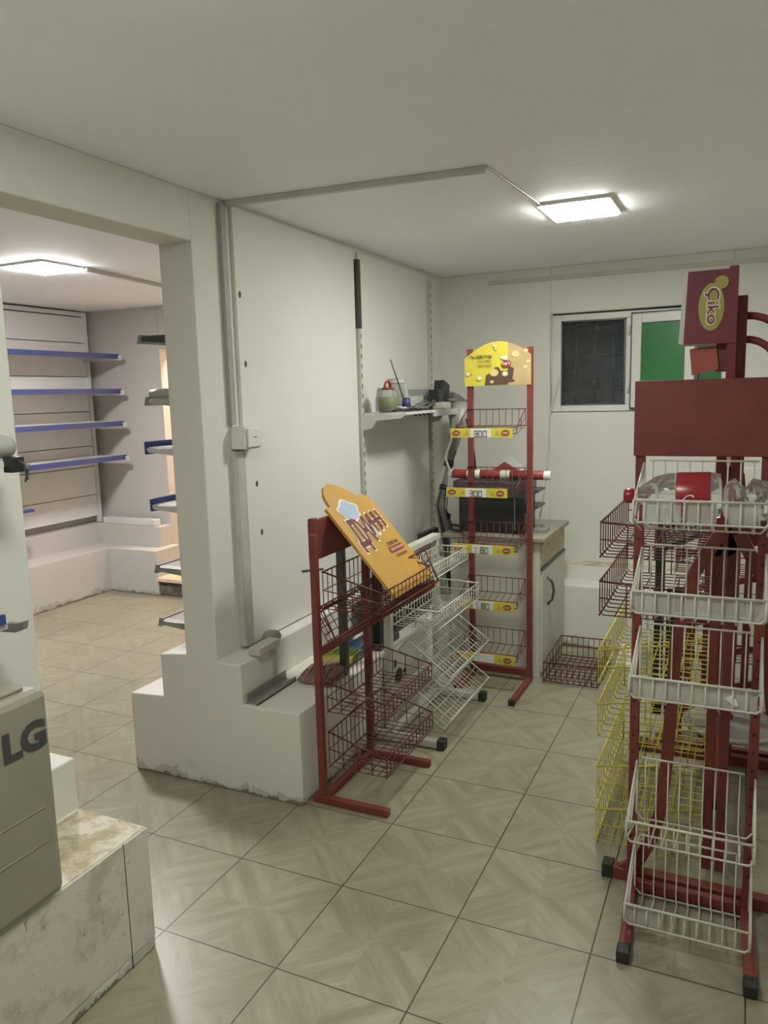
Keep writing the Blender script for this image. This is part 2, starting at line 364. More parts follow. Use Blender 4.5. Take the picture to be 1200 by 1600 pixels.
# ------------------------------------------------------------------ window
def win():
    b = mb('pvc'); z0, z1, y0, y1 = WZ0+.01, WZ1-.02, WY+.12, WY+.30
    b.box((WX0, y0, z0), (2.12, y1, z1)); b.box((4.5, y0, z0), (WX1, y1, z1))
    b.box((2.12, y0, z0), (4.5, y1, z0+.10)); b.box((2.12, y0, z1-.10), (4.5, y1, z1)); b.box((3.12, y0, z0+.1), (3.24, y1, z1-.1))
    b.box((4.06, y0, z0+.1), (4.16, y1, z1-.1))
    o = struct('window_1', b, .01)
    g = mb('winglass'); g.box((2.12, y0+.07, z0+.1), (3.12, y0+.09, z1-.1)); g.build('pane', None, o)
    g = mb('dgrey')
    for (a, c) in (((2.12, y0-.005, z0+.1), (2.145, y0+.06, z1-.1)), ((3.095, y0-.005, z0+.1), (3.12, y0+.06, z1-.1)),
                   ((2.12, y0-.005, z0+.1), (3.12, y0+.06, z0+.125)), ((2.12, y0-.005, z1-.125), (3.12, y0+.06, z1-.1))): g.box(a, c)
    g.build('gasket', None, o)
    # open sash with green film
    hinge = V((3.22, y0-.03, 0)); a = math.radians(-7); ux = V((math.cos(a), math.sin(a), 0)); uy = V((-math.sin(a), math.cos(a), 0))
    s = mb('pvc'); W_, t = .92, .14; Z0, Z1 = z0+.05, z1-.06; uz = (0,0,1)
    s.frame(hinge, ux, uy, uz, (0,-.04,Z0), (t,.06,Z1)); s.frame(hinge, ux, uy, uz, (W_-t,-.04,Z0), (W_,.06,Z1))
    s.frame(hinge, ux, uy, uz, (t,-.04,Z0), (W_-t,.06,Z0+t)); s.frame(hinge, ux, uy, uz, (t,-.04,Z1-t), (W_-t,.06,Z1))
    so = s.build('sash', None, o, .008)
    s = mb('green'); s.frame(hinge, ux, uy, uz, (t,0,Z0+t), (W_-t,.02,Z1-t)); lab(s.build('pane', None, so), 'green film covered pane')
    s = mb('dgrey'); s.frame(hinge, ux, uy, uz, (-.02,-.03,Z0-.02), (0,.06,Z1+.02)); s.frame(hinge, ux, uy, uz, (-.02,-.03,Z0-.03), (W_,.05,Z0)); s.frame(hinge, ux, uy, uz, (-.02,-.03,Z1), (W_,.05,Z1+.025))
    s.build('seal', None, so)
    s = mb('plastic')
    for z in (3.98, 4.86): s.tube([(3.17, y0-.02, z-.07), (3.17, y0-.02, z+.07)], .018)
    s.build('hinge', None, o)
    g = mb('green'); g.box((4.16, y0+.07, z0+.1), (4.5, y0+.09, z1-.1)); lab(g.build('pane', None, o), 'green film covered pane at the right')
    # grille outside and a dark yard wall
    g = mb('cap'); y = WY+.42
    for x in (2.3, 2.6, 2.9): g.bar((x, y, WZ0), (x, y, WZ1), .035)
    for z in (3.95, 4.5, 4.95): g.bar((2.0, y, z), (4.6, y, z), .03)
    for x in (2.6, 2.9):
        for z in (4.08, 4.95):
            g.tube([(x+.07*math.cos(k*.785), y, z+.09*math.sin(k*.785)) for k in range(8)], .013, 5, True)
    tag(g.build('window_grille'), 'dark wrought iron grille outside the left window pane', 'window grille')
    n = mb('night'); n.box((.9, 9.4, 2.6), (6, 9.5, 6.2)); n.box((.9, 8.0, 2.6), (1.0, 9.4, 6.2)); n.box((6, 8.0, 2.6), (6.1, 9.4, 6.2)); n.box((.9, 8, 2.5), (6.1, 9.5, 2.6))
    struct('wall_outside', n)
win()

# ------------------------------------------------------------------ left wall fittings
b = mb('board').box((.12, 1.56, 1.38), (.16, 4.2, 5.86)).box((.12, 4.32, 1.38), (.16, 6.74, 5.84))
struct('trim_5', b, .006)
for (y, z, l) in ((1.62, 5.02, 'topmost'), (1.66, 4.33, 'second from the top'), (1.70, 3.66, 'middle'), (1.75, 3.08, 'second from the bottom'), (1.80, 2.55, 'lowest')):
    b = mb('rubble').prism([(.160, y+.022*math.cos(a), z+.035*math.sin(a)) for a in [2*math.pi*k/7 for k in range(7)]], (.004, 0, 0))
    tag(b.build('screw_hole'), 'chipped dark screw hole, %s of the row in the wall board' % l, 'screw hole', 'screw holes in the wall board')
t = thing('cable_trunking', 'grey white cable trunking up the left wall and across the ceiling', 'cable trunking', (.17, 1.42, 1.4))
b = mb('trunk').box((.121, 1.36, 1.40), (.185, 1.52, 3.45)); b.box((.185, 1.38, 1.40), (.192, 1.50, 3.45)); b.build('lower_channel', None, t, .006)
b = mb('trunkdark').box((.121, 1.36, 3.72), (.17, 1.44, CEIL-.04)); b.build('upper_channel', None, t, .006)
b = mb('trunk').bar((.13, 1.50, CEIL-.026), (2.75, 1.66, CEIL-.026), .07, .05); b.bar((2.75, 1.66, CEIL-.01), (2.83, 3.25, CEIL-.01), .02, .015); b.build('ceiling_channel', None, t, .006)
b = mb('trunk').box((.33, 1.20, 1.375), (.47, 1.58, 1.46)); b.box((.33, 1.50, .96), (.41, 1.60, 1.40)); b.build('corner_box', None, t, .01)
t = thing('light_switch', 'white surface mounted light switch on the vertical trunking', 'light switch', (.15, 1.5, 3.46))
mb('plastic').box((.125, 1.38, 3.47), (.30, 1.66, 3.70)).build('back_box', None, t, .012)
mb('pvc').box((.30, 1.41, 3.49), (.325, 1.63, 3.68)).build('rocker', None, t, .008)
mb('blackprint').box((.325, 1.50, 3.585), (.328, 1.55, 3.592)).build('mark', None, t)
def upright(y, z0, z1, dark, label):
    t = thing('slotted_upright', label, 'shelf upright', (.15, y, z0))
    b = mb('whitemetal').box((.12, y-.03, z0), (.20, y+.03, z1)); b.build('rail', None, t)
    if dark < z1: mb('dgrey').box((.118, y-.033, dark), (.205, y+.033, z1+.01)).build('bare_section', None, t)
    s = mb('dgrey'); z = z0+.1
    while z < min(dark, z1)-.05:
        s.box((.199, y-.008, z), (.203, y+.012, z+.06)); z += .13
    s.build('slot', None, t)['kind'] = 'stuff'
upright(4.26, 1.5, 5.72, 4.85, 'tall slotted shelf upright with bare dark top on the left wall')
upright(6.80, 1.5, 5.75, 6, 'thin white slotted shelf upright near the back corner')

# wall shelf and what stands on it
t = thing('wall_shelf', 'narrow white wall shelf cluttered with jars and cables', 'shelf', (.5, 5.5, 3.66))
mb('shelf').box((.16, 4.27, 3.71), (.82, 6.86, 3.745)).box((.80, 5.3, 3.655), (.83, 6.86, 3.75)).build('board', None, t)
def bracket(y, par, x1=.82, top=3.71):
    b = mb('whitemetal'); b.prism([(.2, y-.015, top), (x1, y-.015, top), (x1-.05, y-.015, top-.04), (.40, y-.015, top-.07), (.33, y-.015, top-.17), (.2, y-.015, top-.20)], (0, .03, 0)); return b.build('bracket', None, par)
bracket(4.26, t); bracket(6.80, t)
Z = 3.747
def jar(o, r, h, label, red):
    x, y = o
    t = thing('plastic_jar', label, 'jar', (x, y, Z))
    b = mb('jar'); b.lathe([(r*.92, 0), (r, .03), (r, h*.7), (r*.93, h*.82), (r*.68, h*.9), (r*.68, h*.95)], (x, y, Z), seg=24)
    b.build('body', None, t)
    if red:
        mb('greenlabel').lathe([(r*.985, h*.2), (r*1.01, h*.21), (r*1.01, h*.6), (r*.985, h*.61)], (x, y, Z), seg=24).build('label_band', None, t)
        mb('dgrey').lathe([(r*.85, .02), (r*.88, .07), (r*.5, .12), (0, .13)], (x, y, Z)).build('contents', None, t)
        b = mb('jarred'); b.lathe([(r*.72, h*.93), (r*.72, h*1.0), (0, h*1.0)], (x, y, Z), seg=24)
        b.tube([(x, y+r*.75*math.cos(a), Z+h*.98+r*.75*math.sin(a)) for a in [math.pi*k/8 for k in range(9)]], .018); b.build('lid', None, t)
    else:
        mb('jar').lathe([(r*.66, h*.9), (r*.7, h*.93), (r*.7, h*1.08), (r*.62, h*1.09)], (x, y, Z), seg=24).build('neck', None, t)
jar((.52, 4.37), .125, .32, 'clear plastic jar with red handled lid and green label on the wall shelf', True)
jar((.46, 4.80), .165, .41, 'large empty clear jar without lid on the wall shelf', False)
t = thing('paint_cap', 'dark blue cup with a thin stick standing in front of the empty jar', 'cup', (.68, 4.62, Z+.06))
mb('bluecap').lathe([(.065, 0), (.05, .13), (0, .13)], (.68, 4.62, Z+.055)).build('cup', None, t)
mb('dgrey').tube([(.66, 4.58, Z+.16), (.64, 4.22, Z+.68)], .010).build('stick', None, t)
b = mb('whitecable')
for k in range(5):
    r0 = .10+.02*k; b.tube([(.6+r0*.6*math.cos(a), 4.64+r0*1.4*math.sin(a), Z+.015+.012*k+.01*math.sin(3*a)) for a in [2*math.pi*i/20 for i in range(20)]], .010, 5, True)
tag(b.build('cable_coil'), 'small coil of black and white cable under the blue cup', 'cable')
b = mb('black')
for k in range(4):
    b.tube([(.62+.02*k, 4.3+.16*k, Z+.02), (.68, 4.42+.16*k, Z+.03), (.74, 4.5+.15*k, Z+.0), (.78, 4.55+.15*k, Z-.02), (.84, 4.6+.15*k, Z-.06)], .013, 5)
tag(b.build('black_cable'), 'black cable ends drooping over the front of the wall shelf', 'cable')
t = thing('router', 'grey rectangular box standing against the wall behind the cables', 'box', (.3, 5.8, Z))
mb('trunkdark').box((.2, 5.2, Z), (.30, 6.5, Z+.30)).build('back', None, t)
mb('plastic').box((.30, 5.25, Z), (.42, 6.3, Z+.20)).build('front', None, t)
tag(mb('plastic').box((.60, 5.75, Z), (.80, 6.05, Z+.10)).build('adapter_box', None, None, .02), 'small white plastic box on the shelf edge under the black adapters', 'box')
b = mb('black'); b.frame((.62, 5.98, Z+.24), (0,.95,-.3), (1,0,0), (0,.3,.95), (0,-.08,0), (.26,.08,.2)); tag(b.build('power_adapter', None, None, .01), 'tilted black power adapter lying topmost on the cable heap', 'power adapter', 'black power adapters on the wall shelf')
b = mb('black'); b.frame((.62, 5.78, Z+.11), (0,1,0), (1,0,0), (0,0,1), (0,-.08,0), (.24,.08,.18)); tag(b.build('power_adapter', None, None, .01), 'black power adapter directly above the small white box', 'power adapter', 'black power adapters on the wall shelf')
b = mb('cable')
rnd = random.Random(3)
for k in range(16):
    y = 6.15+.04*k % .5; pts = []
    for i in range(9):
        a = i/8; pts.append((.45+.25*rnd.random(), 5.3+1.5*a+.1*rnd.random(), Z+.03+.16*math.sin(math.pi*a)*rnd.random()+.01*k*(a > .4)))
    b.tube(pts, .012, 5)
for k in range(6):
    b.tube([(.6+.02*k, 6.3, Z+.12), (.7, 6.65, Z+.2-.02*k), (.75+.02*k, 6.95, Z+.08), (.8, 7.1, Z+.18+.03*k)], .016, 5)
o = tag(b.build('cable_heap'), 'tangled heap of grey cables at the right end of the wall shelf', 'cables')
t = thing('cable_bundle', 'taped bundle of grey cables hanging from the wall shelf to the ledge', 'cables', (.9, 5.6, 1.4))
rnd = random.Random(5)
b = mb('cable')
for k in range(14):
    dx, dy = rnd.uniform(-.06,.06), rnd.uniform(-.07,.07); c = (dx*1, dy*1)
    top = (.84+dx*1.4, 6.55+dy*3, 3.75); 
    b.tube([top, (.80+dx, 6.25+dy*2, 3.35), (.80+dx*.4, 6.0+dy*.5, 2.95), (.75+dx*.5, 5.85+dy*.5, 2.6), (.72+dx, 5.75+dy, 2.3), (.80+dx*1.3, 5.8+dy*1.4, 1.95), (.86+dx*1.6, 5.85+dy*1.6, 1.6), (.88+dx*1.6, 5.9+dy*1.5, 1.0)], .022, 5)
b.build('cables', None, t)
b = mb('bag'); b.tube([(.80, 6.5, 3.74), (.82, 6.42, 3.62), (.80, 6.3, 3.45), (.80, 6.1, 3.1)], [.20, .20, .10, .055], 10); lab(b.build('wrap', None, t), 'pale plastic wrap at the top of the bundle')
for (x, y, z) in ((.78, 5.95, 2.88), (.74, 5.83, 2.52), (.78, 5.78, 2.1)): mb('black').lathe([(.075, 0), (.075, .08)], (x, y, z), (.1, .4, 1), 10).build('tape', None, t)
b = mb('black'); b.tube([(1.15, 5.75, 3.6), (1.22, 5.75, 3.35), (1.26, 5.75, 3.0), (1.28, 5.75, 2.78)], .02, 6)
tag(b.build('hanging_cable'), 'single black cable hanging behind the yellow headed rack', 'cable')
b = mb('whitecable'); b.tube([(1.0, 5.6, 3.62), (.99, 5.5, 3.3), (.90, 5.5, 3.05), (.97, 5.5, 2.85), (.93, 5.5, 2.55), (.88, 5.55, 2.3)], .016, 6)
tag(b.build('hanging_cable'), 'thin pale cable looping down left of the yellow headed rack', 'cable')
b = mb('whitecable'); b.tube([(2.12, 7.47, 4.2), (2.02, 7.46, 3.75), (1.97, 7.47, 3.55), (1.96, 7.47, 3.0), (1.90, 7.47, 2.4), (1.84, 7.4, 1.9)], .013, 6)
b.tube([(2.0, 7.47, 5.2), (2.0, 7.47, 3.6)], .012, 6)
tag(b.build('wall_cable'), 'thin white cable running down the back wall from the window corner', 'cable')

# ------------------------------------------------------------------ wire baskets
def basket(m, O, U, Vd, N, w, d, fb, ft, rb, rt, n=12, fl=5, r=.0056, rr=None, side=3, back=1):
    b = MB(); b.mat(m); O, U, Vd, N = V(O), V(U).normalized(), V(Vd).normalized(), V(N).normalized(); rr = rr or r*1.6
    P = lambda u, v, z: O+U*u+Vd*v+N*z
    c = .03
    def pr(u): return [P(u,0,ft), P(u,0,fb+c), P(u,c,fb), P(u,d-c,rb), P(u,d,rb+c), P(u,d,rt)]
    for i in range(n+1): b.tube(pr(w*i/n), r, 4)
    for (v, z) in ((0, ft), (0, fb), (d, rb), (d, rt)): b.tube([P(-.01, v, z), P(w+.01, v, z)], rr, 5)
    for k in range(1, fl+1):
        a = k/(fl+1); b.tube([P(0, d*a, fb+(rb-fb)*a-r), P(w, d*a, fb+(rb-fb)*a-r)], r, 4)
    for k in range(1, back+1): b.tube([P(0, d, rb+(rt-rb)*k/(back+1)), P(w, d, rb+(rt-rb)*k/(back+1))], r, 4)
    for u in (0, w):
        b.tube([P(u,0,ft), P(u,d,rt)], rr, 5)
        b.tube([P(u,0,(ft+fb)/2), P(u,d,(rt+rb)/2)], r, 4)
        for k in range(1, side+1):
            a = k/(side+1); b.tube([P(u, d*a, ft+(rt-ft)*a), P(u, d*a, fb+(rb-fb)*a)], r, 4)
    return b
EX, EY, EZ = V((1,0,0)), V((0,1,0)), V((0,0,1))

# red rack by the stepped wall end
t = thing('wire_display_rack', 'red wire basket rack against the stepped wall end with bare red header board', 'display rack', (1.5, 1.6, 0))
for (y, z1) in ((1.10, 2.70), (2.17, 2.70)):
    mb('red').box((1.175, y-.034, .0), (1.243, y+.034, z1)).build('post', None, t, .008)
    mb('red').box((1.10, y-.036, 0), (1.92, y+.036, .075)).build('foot', None, t, .008)
mb('red').box((1.175, 1.14, .0), (1.243, 2.13, .075)).build('base_bar', None, t, .008)
b = mb('darkred').box((1.115, 1.16, 2.42), (1.16, 2.13, 2.81)).box((1.105, 1.18, 2.40), (1.165, 1.27, 2.83)); b.build('header_board', None, t, .008)
mb('dgrey').tube([(1.13, 1.0, 2.36), (1.27, 1.16, 2.36)], .012).build('bolt', None, t)
def r1basket(z, dz=0, ft=.18, rt=.42): 
    basket('redwire', (1.88, 1.16, z), (0,1,0), (-1,0,0), EZ, 1.2, .62, 0, ft, 0, rt, 13, 5, side=3).build('basket', None, t)
r1basket(.36, 0, .18, .36); r1basket(.93, 0, .16, .30); r1basket(1.97, 0, .2, .36)
# the second basket from the top hangs askew
BL, BR = V((1.36, 1.10, 1.61)), V((1.85, 2.51, 1.92)); Vv = V((-.2, .06, .25)).normalized()
Nn = (BR-BL).normalized().cross(Vv).normalized()
if Nn.z < 0: Nn = -Nn
lab(basket('redwire', BL, BR-BL, Vv, Nn, (BR-BL).length, .36, 0, .12, 0, .2, 17, 4, side=2).build('basket', None, t), 'red basket hanging askew with a flat red rail')
mb('red').bar(V((1.20, 1.12, 1.53)), V((1.86, 2.52, 1.95)), .03, .08).build('price_rail', None, t)

# the orange sign board leaning in its top basket
t = thing('sign_board', 'orange shaped advertising board with red Cyrillic lettering leaning in a basket', 'sign', (1.86, 1.96, 2.08))
SO = V((1.875, 1.48, 2.05)); su = V((0,1,0)); sv = V((-.77, 0, .88)).normalized(); sn = su.cross(sv).normalized()
if sn.x < 0: sn = -sn
out = [(0,0), (.96,0), (.96,.98), (.93,1.10), (.86,1.17), (.78,1.14), (.72,1.17), (.62,1.26), (.50,1.34), (.36,1.375), (.24,1.35), (.15,1.27), (.11,1.20), (.10,1.12), (0,1.11)]
b = mb('orange'); b.prism([SO+su*a+sv*c for a, c in out], -sn*.03); b.build('board', None, t)
def on(a, c, k=1): return SO+su*a+sv*c+sn*.004*k
def blob(b, pts, k): b.poly([on(a, c, k) for a, c in pts])
b = mb('cream')
word = [('Д', .10, .52, .20, .40), ('Ж', .285, .60, .20, .31), ('И', .475, .66, .125, .26), ('Н', .60, .69, .125, .24), ('Н', .725, .715, .125, .22)]
for ch, a, c, w_, h_ in word: b.text(ch, on(a-.018, c-.018, 1), su, sv, w_+.036, h_+.036, bold=.075)
b.mat('maroon')
for ch, a, c, w_, h_ in word: b.text(ch, on(a, c, 2), su, sv, w_, h_, bold=.035)
lab(b.build('wordmark', None, t, recalc=False), 'large maroon Cyrillic brand lettering with cream outline')
b = mb('cream'); cl = [(.24+.2*math.cos(a)*(1+.12*math.sin(5*a)), 1.03+.13*math.sin(a)*(1+.12*math.cos(4*a))) for a in [2*math.pi*i/40 for i in range(40)]]
blob(b, [(.12+a, c-.01) for a, c in cl], 1)
b.mat('paleblue'); blob(b, [(.12+.24+(a-.24)*.86, 1.02+(c-1.03)*.84) for a, c in cl], 2)
b.build('cloud_print', None, t, recalc=False)
b = mb('blackprint'); b.text('семечки', on(.56, .50), su, sv, .26, .045); b.text('обжарки', on(.58, .34), su, sv, .26, .055)
b.mat('redprint'); b.sheet(on(.53, .415), su, sv, [(0,0), (.33,0), (.33,.07), (0,.07)])
b.mat('cream'); b.text('ЕДИНСТВЕННОЙ', on(.55, .43, 2), su, sv, .29, .04, bold=.01)
b.build('small_print', None, t, recalc=False)

# white wire rack
t = thing('wire_display_rack', 'white wire basket rack with tilted lower baskets behind the orange sign', 'display rack', (1.5, 3.3, 0))
for y in (2.62, 4.12):
    mb('whitemetal').box((1.21, y-.042, 0), (1.30, y+.042, 2.16)).build('post', None, t, .01)
    mb('whitemetal').box((1.08, y-.048, .01), (1.84, y+.048, .10)).build('foot', None, t, .01)
    mb('cap').box((1.84, y-.06, 0), (1.93, y+.06, .12)).build('foot_cap', None, t, .012)
mb('whitemetal').box((1.21, 2.67, .02), (1.30, 4.06, .11)).build('base_bar', None, t, .008)
b = mb('whitemetal').box((1.2, 2.56, 2.12), (1.31, 4.18, 2.18))
for k in range(20): b.bar((1.25, 2.72+k*.07, 1.7), (1.25, 2.72+k*.07, 2.12), .012)
b.build('top_grid', None, t)
basket('whitewire', (1.70, 2.66, 1.88), (0,1,0), (-1,0,0), EZ, 1.42, .38, 0, .16, 0, .16, 16, 3, side=2).build('basket', None, t)
basket('whitewire', (1.85, 2.66, 1.38), (0,1,0), (-1,0,0), EZ, 1.42, .55, 0, .2, 0, .22, 16, 4, side=3).build('basket', None, t)
def tiltb(z, a):
    c, s_ = math.cos(a), math.sin(a)
    basket('whitewire', (1.90, 2.66, z), (0,1,0), (-c,0,s_), (s_,0,c), 1.42, .66, 0, .15, 0, .16, 16, 5, side=2).build('basket', None, t)
tiltb(.72, .62); tiltb(.22, .6)

# yellow headed rack
t = thing('wire_display_rack', 'tall red rack with arched yellow header and five baskets with price strips', 'display rack', (1.87, 4.95, 0))
XL, XR, RY = 1.46, 2.28, 5.0
for x in (XL, XR):
    b = mb('red').box((x-.036, RY-.03, 0), (x+.036, RY+.04, 4.55)); b.build('post', None, t, .006)
    b = mb('blackprint')
    for k in range(26): b.disc((x, RY-.032, .5+k*.13), EX, EZ, .008, .008, 8)
    b.build('peg_hole', None, t, recalc=False)['kind'] = 'stuff'
    fy = 4.12 if x == XR else 4.34
    mb('red').box((x-.036, fy, 0), (x+.036, RY, .075)).build('foot', None, t, .006)
    mb('cap').box((x-.04, fy-.06, 0), (x+.04, fy+.01, .08)).build('foot_cap', None, t, .006)
mb('red').box((XL+.04, RY-.03, .08), (XR-.04, RY+.05, .17)).build('base_bar', None, t, .006)
HO = V((1.40, RY-.045, 4.06)); hw = .90
arch = lambda a: .36+.20*math.sin(math.pi*min(1, max(0, a/hw)))**.9+.03*a
b = mb('yellow'); pts = [(0,0), (hw,0)]+[(hw-hw*i/16, arch(hw-hw*i/16)) for i in range(17)]
b.prism([HO+EX*a+EZ*c for a, c in pts], (0, .03, 0)); hb = b.build('header_board', None, t)
F = lambda k: HO+V((0, -.003*k, 0))
b = mb('tan'); b.sheet(F(1), EX, EZ, [(.60,0), (hw,0)]+[(hw-(hw-.6)*i/8, arch(hw-(hw-.6)*i/8)) for i in range(9)])
b.mat('brown'); b.sheet(F(2), EX, EZ, [(.28,.01), (.60,.01), (.60,.19), (.50,.19), (.47,.24), (.42,.24), (.38,.17), (.30,.14)])
b.mat('chip')
for (x, z, r) in ((.42,.52,.03), (.435,.48,.025), (.05,.16,.035), (.10,.17,.02), (.21,.10,.042), (.41,.17,.06), (.56,.15,.042), (.70,.40,.05), (.84,.44,.03), (.87,.30,.025), (.83,.23,.025), (.38,.05,.025)): b.disc(F(3)+EX*x+EZ*z, EX, EZ, r, r*.8)
b.mat('cream')
for (x, z, r) in ((.42,.52,.02), (.05,.16,.022), (.21,.105,.03), (.56,.155,.028)): b.disc(F(4)+EX*x+EZ*z, EX, EZ, r, r*.7)
b.mat('brown'); b.sheet(F(3), EX, EZ, [(.60,.04), (.70,.05), (.66,.08), (.68,.22), (.60,.25)])
b.sheet(F(4), EX, EZ, [(.50,.37), (.56,.37), (.57,.33), (.53,.34)])
b.mat('white'); b.sheet(F(5), EX, EZ, [(.49,.37), (.60,.39), (.58,.33), (.52,.34)])
b.mat('redprint'); b.disc(F(6)+EX*.58+EZ*.28, EX, EZ, .065, .045)
b.mat('white'); b.text("Lay's", F(7)+EX*.53+EZ*.255, EX, EZ, .10, .055, bold=.02)
b.mat('brown'); b.text('Əsl 100% Təbii', F(5)+EX*.06+EZ*.36, EX, EZ, .32, .045, bold=.03)
b.text('kartofdan', F(5)+EX*.19+EZ*.31, EX, EZ, .19, .035); b.text('hazırlanıb', F(5)+EX*.19+EZ*.25, EX, EZ, .19, .04)
lab(b.build('print', None, hb, recalc=False), 'chips, potatoes and lettering printed on the header')
def laystrip(par, x, z, txt, yy):
    b = mb('yellow'); w_, h_ = .83, .12; o = V((x, yy, z)); b.box(o, o+V((w_, .015, h_)))
    q = o+V((0, -.003, 0)); b.mat('white'); b.sheet(q, EX, EZ, [(.27,.003), (.55,.003), (.55,h_-.003), (.27,h_-.003)])
    b.mat('olive'); b.sheet(q, EX, EZ, [(.18,.03), (.25,.03), (.24,.09)]); b.sheet(q, EX, EZ, [(.60,.03), (.66,.03), (.63,.09)])
    q2 = q+V((0, -.003, 0))
    b.mat('redprint')
    for dx in (.08, .74): b.disc(q2+EX*dx+EZ*.06, EX, EZ, .055, .036)
    q3 = q2+V((0, -.003, 0)); b.mat('cream')
    for dx in (.045, .705): b.text('Lays', q3+EX*dx+EZ*.04, EX, EZ, .07, .04, bold=.01)
    if txt:
        b.mat('blackprint'); DG = {'3': ['ab', 'bd', 'cd', 'df', 'ef'], '0': ['ab', 'be', 'ef', 'fa'], '1': ['bf'], '8': ['ab', 'cd', 'ef', 'af', 'be']}
        cx = .325
        for ch in txt:
            P = {'a': (0,.085), 'b': (.045,.085), 'c': (0,.05), 'd': (.045,.05), 'e': (0,.012), 'f': (.045,.012)}
            if ch == '0': L_ = [('a','b'), ('b','f'), ('f','e'), ('e','a')]
            elif ch == '3': L_ = [('a','b'), ('b','f'), ('c','d'), ('e','f')]
            elif ch == '1': L_ = [('a','e')]
            else: L_ = [('a','b'), ('b','f'), ('f','e'), ('e','a'), ('c','d')]
            for p, r_ in L_: b.bar(q2+EX*(cx+P[p][0])+EZ*P[p][1], q2+EX*(cx+P[r_][0])+EZ*P[r_][1], .004, .008)
            cx += .062
    return b.build('price_strip', None, par, recalc=False)
for (z, txt, dx) in ((3.42, '300', -.02), (2.64, '300', -.09), (1.89, '180', -.01), (1.13, '180', 0), (.40, '', 0)):
    bk = basket('redwire', (XL-.03, 4.52, z+.03), EX, EY, EZ, .80, 0.44, 0, .08, .08, .30, 9, 0, .0045, .0065, side=1, back=0).build('basket', None, t)
    laystrip(bk, XL-.09+dx, z-.02, txt, 4.50)

# ------------------------------------------------------------------ cabinet and what stands on it
t = thing('cabinet', 'white base cabinet with curved handle and worn worktop behind the yellow headed rack', 'cabinet', (1.7, 5.9, 0))
mb('cabinet').box((1.08, 5.16, 0), (2.38, 6.70, 1.94)).build('body', None, t, .008)
mb('wood').box((.98, 5.10, 1.94), (2.46, 6.70, 2.0)).build('worktop', None, t, .008)
mb('floral').box((2.38, 5.2, 1.62), (2.40, 6.66, 1.90)).build('drawer', None, t, .004)
d = mb('cabinet').box((2.38, 5.2, .08), (2.405, 6.66, 1.52)).build('door', None, t, .006)
mb('dgrey').tube([(2.41, 5.50, 1.38), (2.47, 5.52, 1.30), (2.49, 5.54, 1.18), (2.47, 5.52, 1.05), (2.41, 5.50, .98)], .02, 8).build('handle', None, d)
mb('dgrey').box((2.39, 5.18, 1.53), (2.41, 6.68, 1.56)).build('painted_gap_shade', None, t)  # dark strip stands in for the shade between drawer and door
t = thing('printer', 'black printer with side trays standing on the cabinet worktop', 'printer', (1.65, 5.55, 2.0))
mb('black').box((1.16, 5.32, 2.0), (2.12, 5.95, 2.68)).build('body', None, t, .02)
mb('dgrey').box((1.08, 5.30, 2.50), (2.14, 5.95, 2.74)).build('lid', None, t, .02)
mb('grey').box((1.98, 5.31, 2.05), (1.99, 5.32, 2.62)).build('seam_trim', None, t)
for z in (2.62, 2.40): mb('dgrey').prism([(2.12, 5.40, z), (2.30, 5.40, z), (2.30, 5.40, z-.03), (2.12, 5.40, z-.12)], (0, .4, 0)).build('side_tray', None, t, .006)
b = mb('black'); b.tube([(1.25, 5.25, 2.02), (1.10, 5.25, 2.03), (1.02, 5.28, 2.06), (1.06, 5.3, 2.10), (1.2, 5.32, 2.08)], .018, 6); tag(b.build('cable_loop'), 'black cable loop on the worktop left of the printer', 'cable')
b = mb('grey'); b.box((2.2, 5.5, 2.0), (2.38, 5.75, 2.06)); b.box((2.27, 5.62, 2.06), (2.32, 5.68, 2.12)); tag(b.build('small_tray', None, None, .01), 'small grey object on the worktop right of the printer', 'tray')
t = thing('banner_roll', 'rolled red and white banner lying across the top of the black printer', 'banner', (1.7, 5.6, 2.75))
cols = [('whitecable', .93, 1.0), ('redprint', 1.0, 1.22), ('white', 1.22, 1.42), ('redprint', 1.42, 1.72), ('white', 1.72, 1.86), ('redprint', 1.86, 2.34), ('white', 2.34, 2.44)]
b = MB()
for m, x0, x1 in cols: b.mat(m); b.lathe([(.062, 0), (.066, .01), (.066, x1-x0-.01), (.062, x1-x0)], (x0, 5.55, 2.81), EX, 14)
b.build('roll', None, t)
b = mb('redprint'); b.poly([(1.55, 5.6, 2.84), (2.02, 5.6, 2.84), (1.75, 5.62, 2.99)]); b.build('loose_corner', None, t, recalc=False)
b = mb('paper'); b.prism([(1.5, 5.75, 2.78), (2.05, 5.75, 2.78), (1.98, 5.78, 2.90), (1.75, 5.8, 3.08)], (0, .012, 0)); tag(b.build('paper_sheet'), 'pale folded paper standing behind the red and white banner', 'paper')

# basket on the floor
b = basket('redwire', (2.47, 5.02, .03), EX, EY, EZ, .72, 1.15, 0, .26, 0, .30, 9, 8, .006, .009, side=5)
tag(b.build('wire_basket'), 'empty red wire basket standing on the floor beside the cabinet', 'basket')
tag(mb('paper').prism([(3.28, 6.0, .02), (3.55, 6.0, .02), (3.55, 6.25, .30), (3.34, 6.2, .28)], (.01, .01, 0)).build('paper_sheet'), 'pale sheet leaning at the wall behind the yellow baskets', 'paper')

